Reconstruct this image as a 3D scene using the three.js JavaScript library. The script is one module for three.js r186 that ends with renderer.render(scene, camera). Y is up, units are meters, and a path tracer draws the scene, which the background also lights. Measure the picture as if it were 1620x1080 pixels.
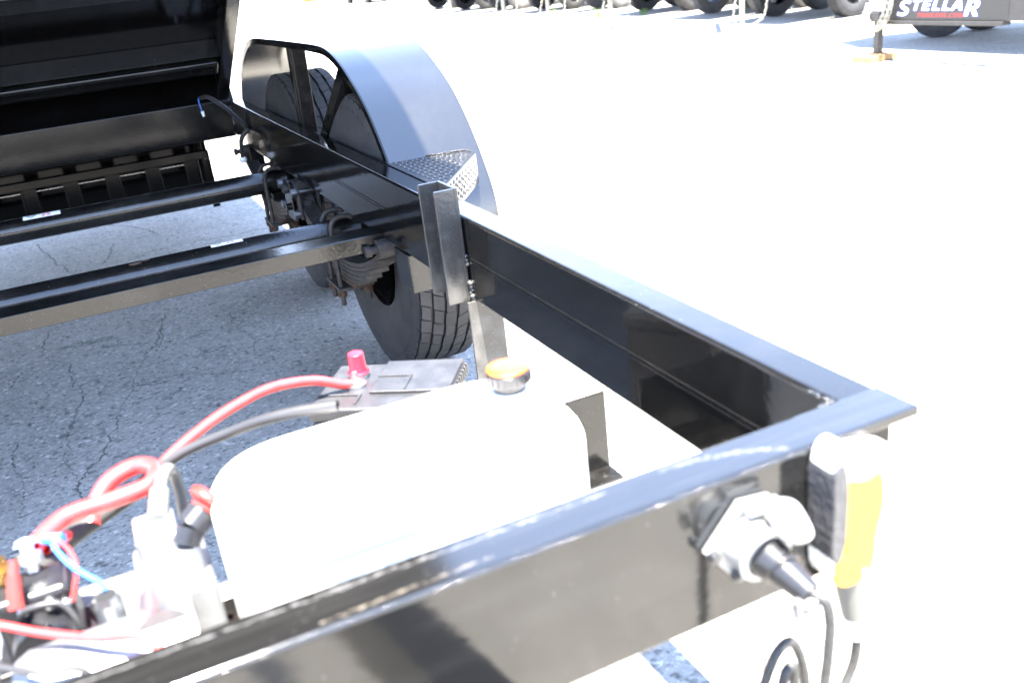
import * as THREE from 'three';
import { RoundedBoxGeometry } from 'three/addons/geometries/RoundedBoxGeometry.js';
import { mergeGeometries } from 'three/addons/utils/BufferGeometryUtils.js';

// ------------------------------------------------------------------ camera, sky, sun, exposure
const scene = new THREE.Scene();
const camera = new THREE.PerspectiveCamera(2 * Math.atan(540 / 1457.8) * 180 / Math.PI, 1.5, 0.05, 400);
camera.position.set(0, 1.03, 0);
camera.rotation.order = 'YXZ';
camera.rotation.set(-0.39158, -0.39940, -0.11562);
camera.focus = 2.15;
camera.userData.fStop = 4.6;
camera.updateMatrixWorld(true);

const renderer = new THREE.WebGLRenderer({ antialias: true });
renderer.setSize(1024, 682);
renderer.toneMapping = THREE.LinearToneMapping;
renderer.toneMappingExposure = 15;
renderer.shadowMap.enabled = true;

{ // clear midday sky: deep blue overhead, paler towards the horizon, the same all round
  const W = 256, H = 128, d = new Float32Array(W * H * 4);
  const zen = [0.185, 0.27, 0.47], hor = [0.49, 0.56, 0.67], low = [0.34, 0.34, 0.34];
  for (let j = 0; j < H; j++) {
    const e = ((j + 0.5) / H - 0.5) * Math.PI, t = Math.pow(1 - Math.max(0, Math.sin(e)), 3);
    for (let i = 0; i < W; i++) {
      const k = (j * W + i) * 4;
      for (let c = 0; c < 3; c++) d[k + c] = e < 0 ? low[c] : zen[c] + (hor[c] - zen[c]) * t;
      d[k + 3] = 1;
    }
  }
  const sky = new THREE.DataTexture(d, W, H, THREE.RGBAFormat, THREE.FloatType);
  sky.mapping = THREE.EquirectangularReflectionMapping;
  sky.magFilter = THREE.LinearFilter; sky.minFilter = THREE.LinearFilter; sky.needsUpdate = true;
  scene.background = sky; scene.environment = sky;
}
const sun = new THREE.DirectionalLight(new THREE.Color().setRGB(1, 0.93, 0.81), 5);
sun.position.set(-0.06 * 20, 20, 0.24 * 20 - 2);
sun.target.position.set(0, 0, -2);
sun.castShadow = true;
Object.assign(sun.shadow.camera, { left: -14, right: 14, top: 26, bottom: -8, near: 0.5, far: 60 });
sun.shadow.mapSize.set(4096, 4096);
scene.add(sun, sun.target);

// ------------------------------------------------------------------ helpers
let seed = 20240611;
const rnd = () => { seed = (seed + 0x6D2B79F5) | 0; let t = Math.imul(seed ^ (seed >>> 15), 1 | seed); t = (t + Math.imul(t ^ (t >>> 7), 61 | t)) ^ t; return ((t ^ (t >>> 14)) >>> 0) / 4294967296; };
const R = (a, b) => a + (b - a) * rnd();
const V = (x, y, z) => new THREE.Vector3(x, y, z);
const LIN = (r, g, b) => new THREE.Color().setRGB(r, g ?? r, b ?? r);

// uv in metres from the main direction of each triangle
function uvm(g) {
  if (g.index) g = g.toNonIndexed();
  g.clearGroups();
  const p = g.attributes.position, n = p.count, uv = new Float32Array(n * 2);
  if (!g.attributes.normal) g.computeVertexNormals();
  const a = V(), b = V(), c = V();
  for (let i = 0; i < n; i += 3) {
    a.fromBufferAttribute(p, i); b.fromBufferAttribute(p, i + 1); c.fromBufferAttribute(p, i + 2);
    b.sub(a); c.sub(a); b.cross(c);
    const ax = Math.abs(b.x), ay = Math.abs(b.y), az = Math.abs(b.z);
    for (let k = i; k < i + 3; k++) {
      const x = p.getX(k), y = p.getY(k), z = p.getZ(k);
      const [u, v] = ay >= ax && ay >= az ? [x, z] : ax >= az ? [z, y] : [x, y];
      uv[k * 2] = u; uv[k * 2 + 1] = v;
    }
  }
  g.setAttribute('uv', new THREE.BufferAttribute(uv, 2));
  for (const nme of Object.keys(g.attributes)) if (!['position', 'normal', 'uv'].includes(nme)) g.deleteAttribute(nme);
  return g;
}
const BX = (x0, x1, y0, y1, z0, z1, r = 0.003) => {
  const w = x1 - x0, h = y1 - y0, d = z1 - z0, m = Math.min(w, h, d);
  const g = r > 0 ? new RoundedBoxGeometry(w, h, d, 2, Math.min(r, m * 0.45)) : new THREE.BoxGeometry(w, h, d);
  return g.translate((x0 + x1) / 2, (y0 + y1) / 2, (z0 + z1) / 2);
};
const CY = (a, b, r, r2 = r, seg = 24) => { // cylinder from a to b
  const A = V(...a), B = V(...b), L = A.distanceTo(B);
  const g = new THREE.CylinderGeometry(r2, r, L, seg);
  g.applyQuaternion(new THREE.Quaternion().setFromUnitVectors(V(0, 1, 0), B.clone().sub(A).normalize()));
  return g.translate((A.x + B.x) / 2, (A.y + B.y) / 2, (A.z + B.z) / 2);
};
const TU = (pts, r, seg = 10, n = pts.length * 10) => new THREE.TubeGeometry(new THREE.CatmullRomCurve3(pts.map(p => V(...p)), false, 'centripetal'), n, r, seg);
const SP = (x, y, z, r, sx = 1, sy = 1, sz = 1, s = 12) => new THREE.SphereGeometry(r, s, Math.ceil(s * 0.7)).scale(sx, sy, sz).translate(x, y, z);
const LA = (pts, seg = 48) => new THREE.LatheGeometry(pts.map(p => new THREE.Vector2(...p)), seg);
const merge = gs => mergeGeometries(gs.map(uvm), false);

const names = {};
const numbered = n => { const k = names[n] = (names[n] ?? -1) + 1; return k ? `${n}_${String(k).padStart(3, '0')}` : n; };
function tag(o, label, category, group, kind) {
  if (label) o.userData.label = label; if (category) o.userData.category = category;
  if (group) o.userData.group = group; if (kind) o.userData.kind = kind;
  return o;
}
function thing(name, label, category, [x, y, z] = [0, 0, 0], group) {
  const o = new THREE.Group(); o.name = numbered(name); o.position.set(x, y, z); o.userData.base = 0; delete o.userData.base;
  scene.add(o); return tag(o, label, category, group);
}
// geometry given in world metres; the mesh hangs under its thing (or under a part of it)
function part(parent, name, geos, mat, label) {
  const g = merge(Array.isArray(geos) ? geos : [geos]);
  let root = parent; while (root.parent && root.parent !== scene) root = root.parent;
  g.translate(-root.position.x, -root.position.y, -root.position.z);
  const m = new THREE.Mesh(g, mat); m.name = name; m.castShadow = m.receiveShadow = true;
  if (label) m.userData.label = label;
  parent.add(m); return m;
}
// the same without shift: geometry in the parent's own frame
function bit(parent, name, geos, mat, label) {
  const m = new THREE.Mesh(merge(Array.isArray(geos) ? geos : [geos]), mat); m.name = name; m.castShadow = m.receiveShadow = true;
  if (label) m.userData.label = label;
  parent.add(m); return m;
}
function solo(name, geos, mat, label, category, group) { // a thing that is one mesh
  const g = merge(Array.isArray(geos) ? geos : [geos]);
  g.computeBoundingBox(); const b = g.boundingBox, c = V((b.min.x + b.max.x) / 2, b.min.y, (b.min.z + b.max.z) / 2);
  g.translate(-c.x, -c.y, -c.z);
  const m = new THREE.Mesh(g, mat); m.name = numbered(name); m.position.copy(c); m.castShadow = m.receiveShadow = true;
  scene.add(m); return tag(m, label, category, group);
}

// ------------------------------------------------------------------ textures
function dataTex(w, h, f, srgb, repeat) {
  const d = new Uint8Array(w * h * 4); f(d);
  const t = new THREE.DataTexture(d, w, h, THREE.RGBAFormat);
  t.wrapS = t.wrapT = THREE.RepeatWrapping; t.magFilter = THREE.LinearFilter; t.minFilter = THREE.LinearMipmapLinearFilter; t.generateMipmaps = true;
  if (srgb) t.colorSpace = THREE.SRGBColorSpace;
  if (repeat) t.repeat.set(...repeat);
  t.needsUpdate = true; return t;
}
const toS = l => Math.round(255 * (l <= 0.0031308 ? 12.92 * l : 1.055 * Math.pow(Math.min(1, l), 1 / 2.4) - 0.055));
function valueNoise(N, cells, s0) { // tileable smooth noise on an N x N grid, 0..1
  const g = new Float32Array(cells * cells); let s = s0;
  for (let i = 0; i < g.length; i++) { s = (Math.imul(s, 1664525) + 1013904223) | 0; g[i] = (s >>> 8) / 16777216; }
  const out = new Float32Array(N * N);
  const ix = new Int32Array(N), jx = new Int32Array(N), fx = new Float32Array(N);
  for (let i = 0; i < N; i++) { const t = i / N * cells, k = Math.floor(t), f = t - k; ix[i] = k % cells; jx[i] = (k + 1) % cells; fx[i] = f * f * (3 - 2 * f); }
  for (let y = 0; y < N; y++) for (let x = 0; x < N; x++) {
    const a = g[ix[y] * cells + ix[x]], b = g[ix[y] * cells + jx[x]], c = g[jx[y] * cells + ix[x]], d = g[jx[y] * cells + jx[x]];
    out[y * N + x] = (a + (b - a) * fx[x]) * (1 - fx[y]) + (c + (d - c) * fx[x]) * fx[y];
  }
  return out;
}

// asphalt: worn binder, exposed stones, hairline cracks, scuffed tar streaks; one tile is 4 m
const GN = 2048, GT = 4;
const ga = new Float32Array(GN * GN), gh = new Float32Array(GN * GN);
{
  const big = valueNoise(GN, 7, 11), mid = valueNoise(GN, 41, 12), fin = valueNoise(GN, 400, 13);
  for (let i = 0; i < ga.length; i++) {
    ga[i] = 0.205 + (big[i] - 0.5) * 0.05 + (mid[i] - 0.5) * 0.05 + (fin[i] - 0.5) * 0.07 + (rnd() - 0.5) * 0.06;
    gh[i] = 0.4 + (fin[i] - 0.5) * 0.35 + (rnd() - 0.5) * 0.2;
  }
  const W = v => ((v % GN) + GN) % GN;
  for (let k = 0; k < 260000; k++) {
    const cx = rnd() * GN, cy = rnd() * GN, r = 0.8 + rnd() * rnd() * 3.2, q = rnd();
    const al = q < 0.2 ? R(0.06, 0.11) : q < 0.76 ? R(0.15, 0.26) : R(0.26, 0.42), e = R(0.6, 1), hh = R(0.55, 0.95);
    for (let y = Math.floor(cy - r); y <= cy + r; y++) for (let x = Math.floor(cx - r); x <= cx + r; x++) {
      const d = ((x - cx) ** 2 + ((y - cy) / e) ** 2) / (r * r); if (d > 1) continue;
      const i = W(y) * GN + W(x); ga[i] += (al - ga[i]) * 0.75; gh[i] = Math.max(gh[i], hh * (1 - 0.5 * d));
    }
  }
  const pits = valueNoise(GN, 260, 14);
  for (let i = 0; i < ga.length; i++) if (pits[i] > 0.8) { const t = (pits[i] - 0.8) / 0.2; ga[i] *= 1 - 0.65 * t; gh[i] *= 1 - 0.7 * t; }
  // cracks run in jagged hairlines with side branches; x, z in metres
  const crack = (pts, w, keep = 0.32) => {
    const px = m => W(m / GT * GN);
    for (let k = 0; k + 1 < pts.length; k++) {
      const [x0, z0] = pts[k], [x1, z1] = pts[k + 1], n = Math.ceil(Math.hypot(x1 - x0, z1 - z0) / 0.0022);
      let j = 0;
      for (let q = 0; q <= n; q++) {
        const t = q / n; j += R(-0.9, 0.9); j *= 0.94;
        const nx = -(z1 - z0), nz = x1 - x0, l = Math.hypot(nx, nz) || 1, cx = px(x0 + (x1 - x0) * t) + nx / l * j * 1.6, cz = px(z0 + (z1 - z0) * t) + nz / l * j * 1.6, ww = w * R(0.45, 1.25);
        for (let b = -3; b <= 3; b++) for (let a = -3; a <= 3; a++) { const d = Math.hypot(a, b); if (d > ww) continue; const i = W(Math.floor(cz + b)) * GN + W(Math.floor(cx + a)); ga[i] = ga[i] * keep + 0.006; gh[i] *= 0.2; }
      }
    }
  };
  for (const c of [[[-0.284, -3.473], [-0.299, -3.39], [-0.31, -3.308], [-0.305, -3.242]], [[-0.226, -3.059], [-0.224, -2.979], [-0.21, -2.843], [-0.198, -2.755], [-0.211, -2.654], [-0.234, -2.552], [-0.244, -2.479]], [[0.069, -3.201], [0.05, -3.098], [0.016, -3.014], [-0.005, -2.972]], [[-0.362, -3.09], [-0.387, -3.023], [-0.405, -2.976]], [[-0.115, -2.538], [-0.117, -2.464]], [[-0.144, -2.421], [-0.158, -2.34], [-0.185, -2.275], [-0.212, -2.213], [-0.228, -2.18], [-0.217, -2.117]], [[-0.362, -2.527], [-0.375, -2.455], [-0.363, -2.376]], [[0.092, -3.35], [0.063, -3.208], [0.058, -3.083]]]) crack(c, 1.15);
  for (const c of [[[-0.346, -4.944], [-0.319, -4.742], [-0.289, -4.642], [-0.261, -4.435], [-0.224, -4.378], [-0.212, -4.262]], [[-0.089, -5.121], [-0.003, -5.06], [0.078, -4.945], [0.152, -4.782], [0.192, -4.632]], [[-0.006, -4.627], [-0.037, -4.418], [-0.072, -4.276]], [[0.112, -4.317], [0.233, -4.337], [0.325, -4.342], [0.472, -4.292], [0.601, -4.313], [0.698, -4.264]]]) crack(c, 1.7);
  for (const c of [[[1.816, -1.974], [1.823, -1.854], [1.868, -1.691], [1.809, -1.495], [1.831, -1.403], [1.842, -1.325]], [[2.075, -2.063], [2.093, -1.928], [2.076, -1.729], [2.074, -1.603]], [[1.78, -3.319], [1.84, -3.214]]]) crack(c, 2.9, 0.02);
  for (const c of [[[-0.305, -3.242], [-0.29, -3.15], [-0.226, -3.059]], [[-0.244, -2.479], [-0.25, -2.38], [-0.228, -2.18]], [[-0.005, -2.972], [-0.04, -2.85], [-0.06, -2.72], [-0.10, -2.6], [-0.115, -2.538]], [[-0.117, -2.464], [-0.144, -2.421]], [[-0.217, -2.117], [-0.20, -2.03], [-0.21, -1.93]], [[-0.363, -2.376], [-0.34, -2.25], [-0.35, -2.1]], [[0.058, -3.083], [0.02, -2.98]], [[0.3, -3.2], [0.28, -3.05], [0.32, -2.9], [0.30, -2.75]], [[-0.212, -4.262], [-0.1, -4.2], [0.112, -4.317]]]) crack(c, 0.85);
  for (let k = 0; k < 9; k++) { let x = R(0.9, 3.5), z = -R(1.4, 5.2), a = R(0, 6.28); const p = [[x, z]]; for (let q = 0; q < 7; q++) { a += R(-0.6, 0.6); x += Math.cos(a) * 0.09; z += Math.sin(a) * 0.09; p.push([x, z]); } crack(p, 1.1); }
  // torn dark streaks of binder
  for (const [mx, mz, n] of [[-0.223, -3.236, 26], [-0.149, -3.226, 26], [-0.117, -3.136, 18], [-0.077, -2.739, 10], [-0.014, -2.709, 12], [0.019, -2.713, 10], [0.008, -2.596, 10], [0.168, -2.854, 9], [0.112, -3.046, 5], [-0.048, -2.611, 8], [1.4, -3.6, 14], [2.6, -2.4, 14]]) {
    const cx = W(mx / GT * GN), cy = W(mz / GT * GN);
    for (let j = 0; j < n; j++) {
      let x = cx + R(-26, 26), y = cy + R(-12, 12); const L = R(5, 22), th = R(0.5, 1.7);
      for (let q = 0; q < L; q++) { x += 1; y += R(-0.6, 0.7); for (let r = -2; r <= 2; r++) if (Math.abs(r) < th) { const i = W(Math.floor(y + r)) * GN + W(Math.floor(x)); ga[i] = ga[i] * 0.42 + 0.012; gh[i] *= 0.6; } }
    }
  }
}
const asphaltMap = dataTex(GN, GN, d => { for (let i = 0; i < ga.length; i++) { const v = Math.max(0.02, ga[i]); d[i * 4] = toS(v * 1.05); d[i * 4 + 1] = toS(v); d[i * 4 + 2] = toS(v * 0.905); d[i * 4 + 3] = 255; } }, true, [1 / GT, 1 / GT]);
const asphaltBump = dataTex(GN, GN, d => { for (let i = 0; i < gh.length; i++) { d[i * 4] = d[i * 4 + 1] = d[i * 4 + 2] = Math.max(0, Math.min(255, gh[i] * 255)); d[i * 4 + 3] = 255; } }, false, [1 / GT, 1 / GT]);

// black enamel: dust grains and faint blotches; one tile is 0.6 m
const PN = 1024;
function paintTex(dust, s0, blotch, base = 0.0045) {
  const b1 = valueNoise(PN, 6, s0), b2 = valueNoise(PN, 37, s0 + 1), a = new Float32Array(PN * PN);
  for (let i = 0; i < a.length; i++) a[i] = base + blotch * Math.max(0, (b1[i] * 0.6 + b2[i] * 0.4) - 0.45);
  for (let k = 0; k < dust; k++) {
    const x = Math.floor(rnd() * PN), y = Math.floor(rnd() * PN), v = 0.02 + rnd() * rnd() * 0.3, r = rnd() < 0.06 ? 1 : 0;
    for (let q = 0; q <= r; q++) for (let w = 0; w <= r; w++) a[((y + q) % PN) * PN + (x + w) % PN] = v;
  }
  return dataTex(PN, PN, d => { for (let i = 0; i < a.length; i++) { d[i * 4] = toS(a[i]); d[i * 4 + 1] = toS(a[i] * 0.98); d[i * 4 + 2] = toS(a[i] * 0.95); d[i * 4 + 3] = 255; } }, true, [1 / 0.6, 1 / 0.6]);
}
const paintClean = paintTex(1400, 31, 0.008), paintDust = paintTex(11000, 33, 0.022);
const peel = (() => { const a = valueNoise(512, 60, 41), b = valueNoise(512, 9, 42); return dataTex(512, 512, d => { for (let i = 0; i < a.length; i++) { const v = 255 * (0.35 * a[i] + 0.65 * b[i]); d[i * 4] = d[i * 4 + 1] = d[i * 4 + 2] = v; d[i * 4 + 3] = 255; } }, false, [1 / 0.3, 1 / 0.3]); })();
const grain = (() => { const a = valueNoise(512, 128, 51); return dataTex(512, 512, d => { for (let i = 0; i < a.length; i++) { const v = 255 * (0.6 * a[i] + 0.4 * rnd()); d[i * 4] = d[i * 4 + 1] = d[i * 4 + 2] = v; d[i * 4 + 3] = 255; } }, false, [8, 8]); })();
function blotchTex(base, amt, s0, tile) { // painted or plastic surface with uneven dirt
  const a = valueNoise(512, 9, s0), b = valueNoise(512, 60, s0 + 3);
  return dataTex(512, 512, d => { for (let i = 0; i < a.length; i++) { const f = 1 + amt * ((a[i] - 0.5) + 0.7 * (b[i] - 0.5) + 0.35 * (rnd() - 0.5)); for (let c = 0; c < 3; c++) d[i * 4 + c] = toS(base[c] * f); d[i * 4 + 3] = 255; } }, true, [1 / tile, 1 / tile]);
}

// ------------------------------------------------------------------ materials
const PH = o => new THREE.MeshPhysicalMaterial(o), ST = o => new THREE.MeshStandardMaterial(o);
const enamel = (map, rough, cc = 0.05, ior = 1.5) => PH({ map, roughness: rough, ior, bumpMap: peel, bumpScale: cc });
const M = {
  ground: ST({ map: asphaltMap, roughness: 0.92, bumpMap: asphaltBump, bumpScale: 0.003 }),
  black: enamel(paintClean, 0.08, 0.00013, 1.40),
  dusty: enamel(paintDust, 0.18, 0.0003, 1.55),
  fenderPaint: enamel(paintTex(500, 35, 0.004, 0.009), 0.14, 0.0001, 1.75),
  satin: enamel(paintClean, 0.14, 0.00018, 1.40),
  undercoat: enamel(paintTex(200, 39, 0.002, 0.002), 0.10, 0.00008, 1.22),
  chalky: enamel(paintTex(26000, 37, 0.12, 0.035), 0.25, 0.0006, 1.55),
  rubber: ST({ map: blotchTex([0.016, 0.016, 0.017], 0.7, 61, 0.3), roughness: 0.72, bumpMap: grain, bumpScale: 0.0005 }),
  oldRubber: ST({ map: blotchTex([0.07, 0.068, 0.066], 0.5, 62, 0.3), roughness: 0.9 }),
  rust: ST({ map: blotchTex([0.05, 0.026, 0.015], 1.3, 63, 0.08), roughness: 0.9, bumpMap: grain, bumpScale: 0.001 }),
  leaf: ST({ map: blotchTex([0.022, 0.019, 0.017], 1.2, 64, 0.07), roughness: 0.6, bumpMap: grain, bumpScale: 0.0006 }),
  steel: ST({ color: LIN(0.55, 0.56, 0.58), metalness: 1, roughness: 0.32, bumpMap: grain, bumpScale: 0.0003 }),
  bright: ST({ color: LIN(0.38, 0.39, 0.40), metalness: 0.7, roughness: 0.35, bumpMap: grain, bumpScale: 0.0005 }),
  bolt: ST({ color: LIN(0.16, 0.165, 0.17), metalness: 1, roughness: 0.4 }),
  cast: ST({ color: LIN(0.29, 0.30, 0.315), metalness: 0.85, roughness: 0.38, bumpMap: grain, bumpScale: 0.0006 }),
  brass: ST({ color: LIN(0.38, 0.24, 0.09), metalness: 1, roughness: 0.35 }),
  white: ST({ map: blotchTex([0.8, 0.8, 0.79], 0.06, 65, 0.3), roughness: 0.42 }),
  batt: ST({ map: blotchTex([0.022, 0.0225, 0.025], 0.5, 66, 0.15), roughness: 0.38, bumpMap: grain, bumpScale: 0.0004 }),
  plastic: ST({ map: blotchTex([0.009, 0.009, 0.011], 0.6, 67, 0.1), roughness: 0.35 }),
  red: PH({ map: blotchTex([0.55, 0.03, 0.03], 0.3, 68, 0.1), roughness: 0.4, clearcoat: 0.3, clearcoatRoughness: 0.3 }),
  redcap: ST({ color: LIN(0.42, 0.012, 0.028), roughness: 0.4 }),
  knob: ST({ color: LIN(0.22, 0.02, 0.015), roughness: 0.35 }),
  wire: ST({ color: LIN(0.02, 0.02, 0.022), roughness: 0.45 }),
  sheath: ST({ map: blotchTex([0.022, 0.022, 0.022], 0.8, 69, 0.05), roughness: 0.6 }),
  clearHose: ST({ color: LIN(0.10, 0.10, 0.09), roughness: 0.3 }),
  blue: ST({ color: LIN(0.03, 0.16, 0.55), roughness: 0.45 }),
  orange: ST({ map: blotchTex([0.42, 0.075, 0.008], 0.2, 70, 0.05), roughness: 0.4 }),
  yellow: ST({ map: blotchTex([0.62, 0.27, 0.012], 0.15, 71, 0.05), roughness: 0.35, bumpMap: grain, bumpScale: 0.001 }),
  wrap: PH({ map: blotchTex([0.74, 0.74, 0.72], 0.2, 72, 0.06), roughness: 0.22, bumpMap: peel, bumpScale: 0.003 }),
  tape: ST({ color: LIN(0.035, 0.036, 0.04), roughness: 0.35, bumpMap: peel, bumpScale: 0.003 }),
  wood: ST({ map: blotchTex([0.26, 0.15, 0.065], 0.5, 73, 0.2), roughness: 0.8 }),
  zinc: ST({ color: LIN(0.30, 0.29, 0.25), metalness: 0.8, roughness: 0.45 }),
  greyPaint: ST({ map: blotchTex([0.022, 0.020, 0.018], 0.4, 74, 0.4), roughness: 0.4 }),
  rimGrey: ST({ color: LIN(0.25, 0.30, 0.38), metalness: 0.5, roughness: 0.4 }),
  weed: ST({ color: LIN(0.10, 0.17, 0.04), roughness: 0.8, side: THREE.DoubleSide }),
  tail: ST({ color: LIN(0.5, 0.02, 0.03), roughness: 0.2 }),
  carPaint: PH({ color: LIN(0.55, 0.55, 0.57), roughness: 0.3, clearcoat: 1 }),
  glass: ST({ color: LIN(0.03, 0.035, 0.04), roughness: 0.08 }),
};

// ------------------------------------------------------------------ setting
{
  const g = new THREE.PlaneGeometry(300, 300, 1, 1).rotateX(-Math.PI / 2).translate(0, 0, -60);
  const m = new THREE.Mesh(uvm(g), M.ground); m.name = 'ground'; m.userData = { kind: 'structure', label: 'worn grey asphalt lot with stones and hairline cracks' };
  m.receiveShadow = true; scene.add(m);
}

// ------------------------------------------------------------------ wheels
function tyreGeos(Rt, W, rimR, blocks) {
  const h = W / 2, tw = W * 0.40, base = Rt - 0.008;
  const prof = [[rimR - 0.006, -h * 0.80], [rimR + 0.012, -h * 0.90], [rimR + 0.05, -h * 0.985], [rimR + 0.085, -h], [Rt - 0.065, -h * 0.975], [Rt - 0.040, -h * 0.94], [Rt - 0.039, -h * 0.925], [Rt - 0.022, -h * 0.905], [Rt - 0.011, -tw - 0.006], [base, -tw]];
  const p2 = [...prof, [base, 0], ...prof.slice().reverse().map(([r, x]) => [r, -x])];
  const body = LA(p2, 96).rotateZ(-Math.PI / 2);
  const tri = [], ribs = 5, gap = 0.0075, rw = (2 * tw - gap * (ribs - 1)) / ribs, n = blocks;
  const P = (x, a, r) => V(x, r * Math.cos(a), r * Math.sin(a));
  const quad = (a, b, c, d) => { for (const v of [a, b, c, a, c, d]) tri.push(v.x, v.y, v.z); };
  for (let k = 0; k < ribs; k++) {
    const x0 = -tw + k * (rw + gap), x1 = x0 + rw, sl = (k === 2 ? 0 : k < 2 ? 0.5 : -0.5) * rw / Rt, da = 2 * Math.PI / n, ga2 = (k === 2 ? 0.0012 : 0.0034) / Rt;
    for (let j = 0; j < n; j++) {
      const wob = 0.0011 * (j % 2 ? 1 : -1), a0 = j * da + (k % 2) * da * 0.5 + ga2 / 2, a1 = a0 + da - ga2;
      const A = [P(x0 + wob, a0, Rt), P(x1 - wob, a0 + sl, Rt), P(x1 - wob, a1 + sl, Rt), P(x0 + wob, a1, Rt)];
      const B = [P(x0, a0, base - 0.001), P(x1, a0 + sl, base - 0.001), P(x1, a1 + sl, base - 0.001), P(x0, a1, base - 0.001)];
      quad(A[0], A[3], A[2], A[1]);
      for (let q = 0; q < 4; q++) { const w = (q + 1) % 4; quad(A[q], A[w], B[w], B[q]); }
    }
  }
  for (const s of [-1, 1]) for (let j = 0; j < n; j++) { // shoulder lugs
    const da = 2 * Math.PI / n, a0 = j * da, a1 = a0 + da * 0.82;
    const A = [P(s * (tw + 0.004), a0, Rt - 0.004), P(s * (h * 0.93), a0 + 0.012, Rt - 0.030), P(s * (h * 0.93), a1 + 0.012, Rt - 0.030), P(s * (tw + 0.004), a1, Rt - 0.004)];
    const B = A.map(v => { const r = Math.hypot(v.y, v.z), f = (r - 0.012) / r; return V(v.x - s * 0.004, v.y * f, v.z * f); });
    quad(A[0], A[1], A[2], A[3]);
    for (let q = 0; q < 4; q++) { const w = (q + 1) % 4; quad(A[q], B[q], B[w], A[w]); }
  }
  const tread = new THREE.BufferGeometry(); tread.setAttribute('position', new THREE.Float32BufferAttribute(tri, 3)); tread.computeVertexNormals();
  const w = h * 0.8;
  const rim = LA([[rimR + 0.010, -w - 0.006], [rimR + 0.012, -w], [rimR - 0.004, -w + 0.004], [rimR - 0.008, -w + 0.02], [rimR - 0.030, -w * 0.4], [rimR - 0.034, 0], [rimR - 0.03, w * 0.5], [rimR - 0.006, w - 0.01], [rimR + 0.012, w], [rimR + 0.010, w + 0.006]], 72).rotateZ(-Math.PI / 2);
  const disc = LA([[0.0001, h * 0.36], [0.06, h * 0.36], [0.075, h * 0.30], [0.12, h * 0.10], [rimR - 0.034, h * 0.02], [rimR - 0.034, -h * 0.02], [0.12, h * 0.05], [0.0001, h * 0.05]], 48).rotateZ(-Math.PI / 2);
  const lug = []; for (let q = 0; q < 6; q++) { const a = q / 6 * 6.283; lug.push(CY([h * 0.3, 0.075 * Math.cos(a), 0.075 * Math.sin(a)], [h * 0.30 + 0.03, 0.075 * Math.cos(a), 0.075 * Math.sin(a)], 0.011, 0.009, 6)); }
  const cap = CY([h * 0.3, 0, 0], [h * 0.3 + 0.05, 0, 0], 0.036, 0.03, 20);
  return { body: merge([body]), tread: merge([tread]), rim: merge([rim]), disc: merge([disc]), lugs: lug.map(l => merge([l])), cap: merge([cap]) };
}
const bigTyre = tyreGeos(0.378, 0.20, 0.205, 54), farTyre = tyreGeos(0.345, 0.19, 0.19, 36);
function wheel(parent, [x, y, z], side, geo, rubber, rimMat, spin = 0) { // side +1: outer face towards +x
  const w = new THREE.Group(); w.name = 'wheel'; w.position.set(x - parent.position.x, y - parent.position.y, z - parent.position.z);
  w.rotation.set(spin, side > 0 ? 0 : Math.PI, 0); parent.add(w);
  const put = (n, g, m) => { const o = new THREE.Mesh(g, m); o.name = n; o.castShadow = o.receiveShadow = true; w.add(o); };
  put('tyre', geo.body, rubber); put('tread', geo.tread, rubber); put('rim', geo.rim, rimMat); put('wheel_disc', geo.disc, rimMat); for (const l of geo.lugs) put('lug_nut', l, M.steel); put('hub_cap', geo.cap, M.steel);
  return w;
}

// ------------------------------------------------------------------ the black dump trailer
const CX = -0.16;                                   // its centre line; the far rail stands at x 0.55 to 0.60
const trailer = thing('dump_trailer', 'glossy black tandem axle dump trailer with its bed raised', 'trailer', [CX, 0, -2.4]);
const mir = x => 2 * CX - x;
const beads = (a, b, n, r) => { const gs = []; for (let i = 0; i < n; i++) { const t = (i + R(-0.3, 0.3)) / (n - 1), q = r * R(0.65, 1.35); gs.push(SP(a[0] + (b[0] - a[0]) * t + R(-1, 1) * r * 0.4, a[1] + (b[1] - a[1]) * t + R(-1, 1) * r * 0.3, a[2] + (b[2] - a[2]) * t + R(-1, 1) * r * 0.4, q, 1, 0.75, 1, 7)); } return gs; };

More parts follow.
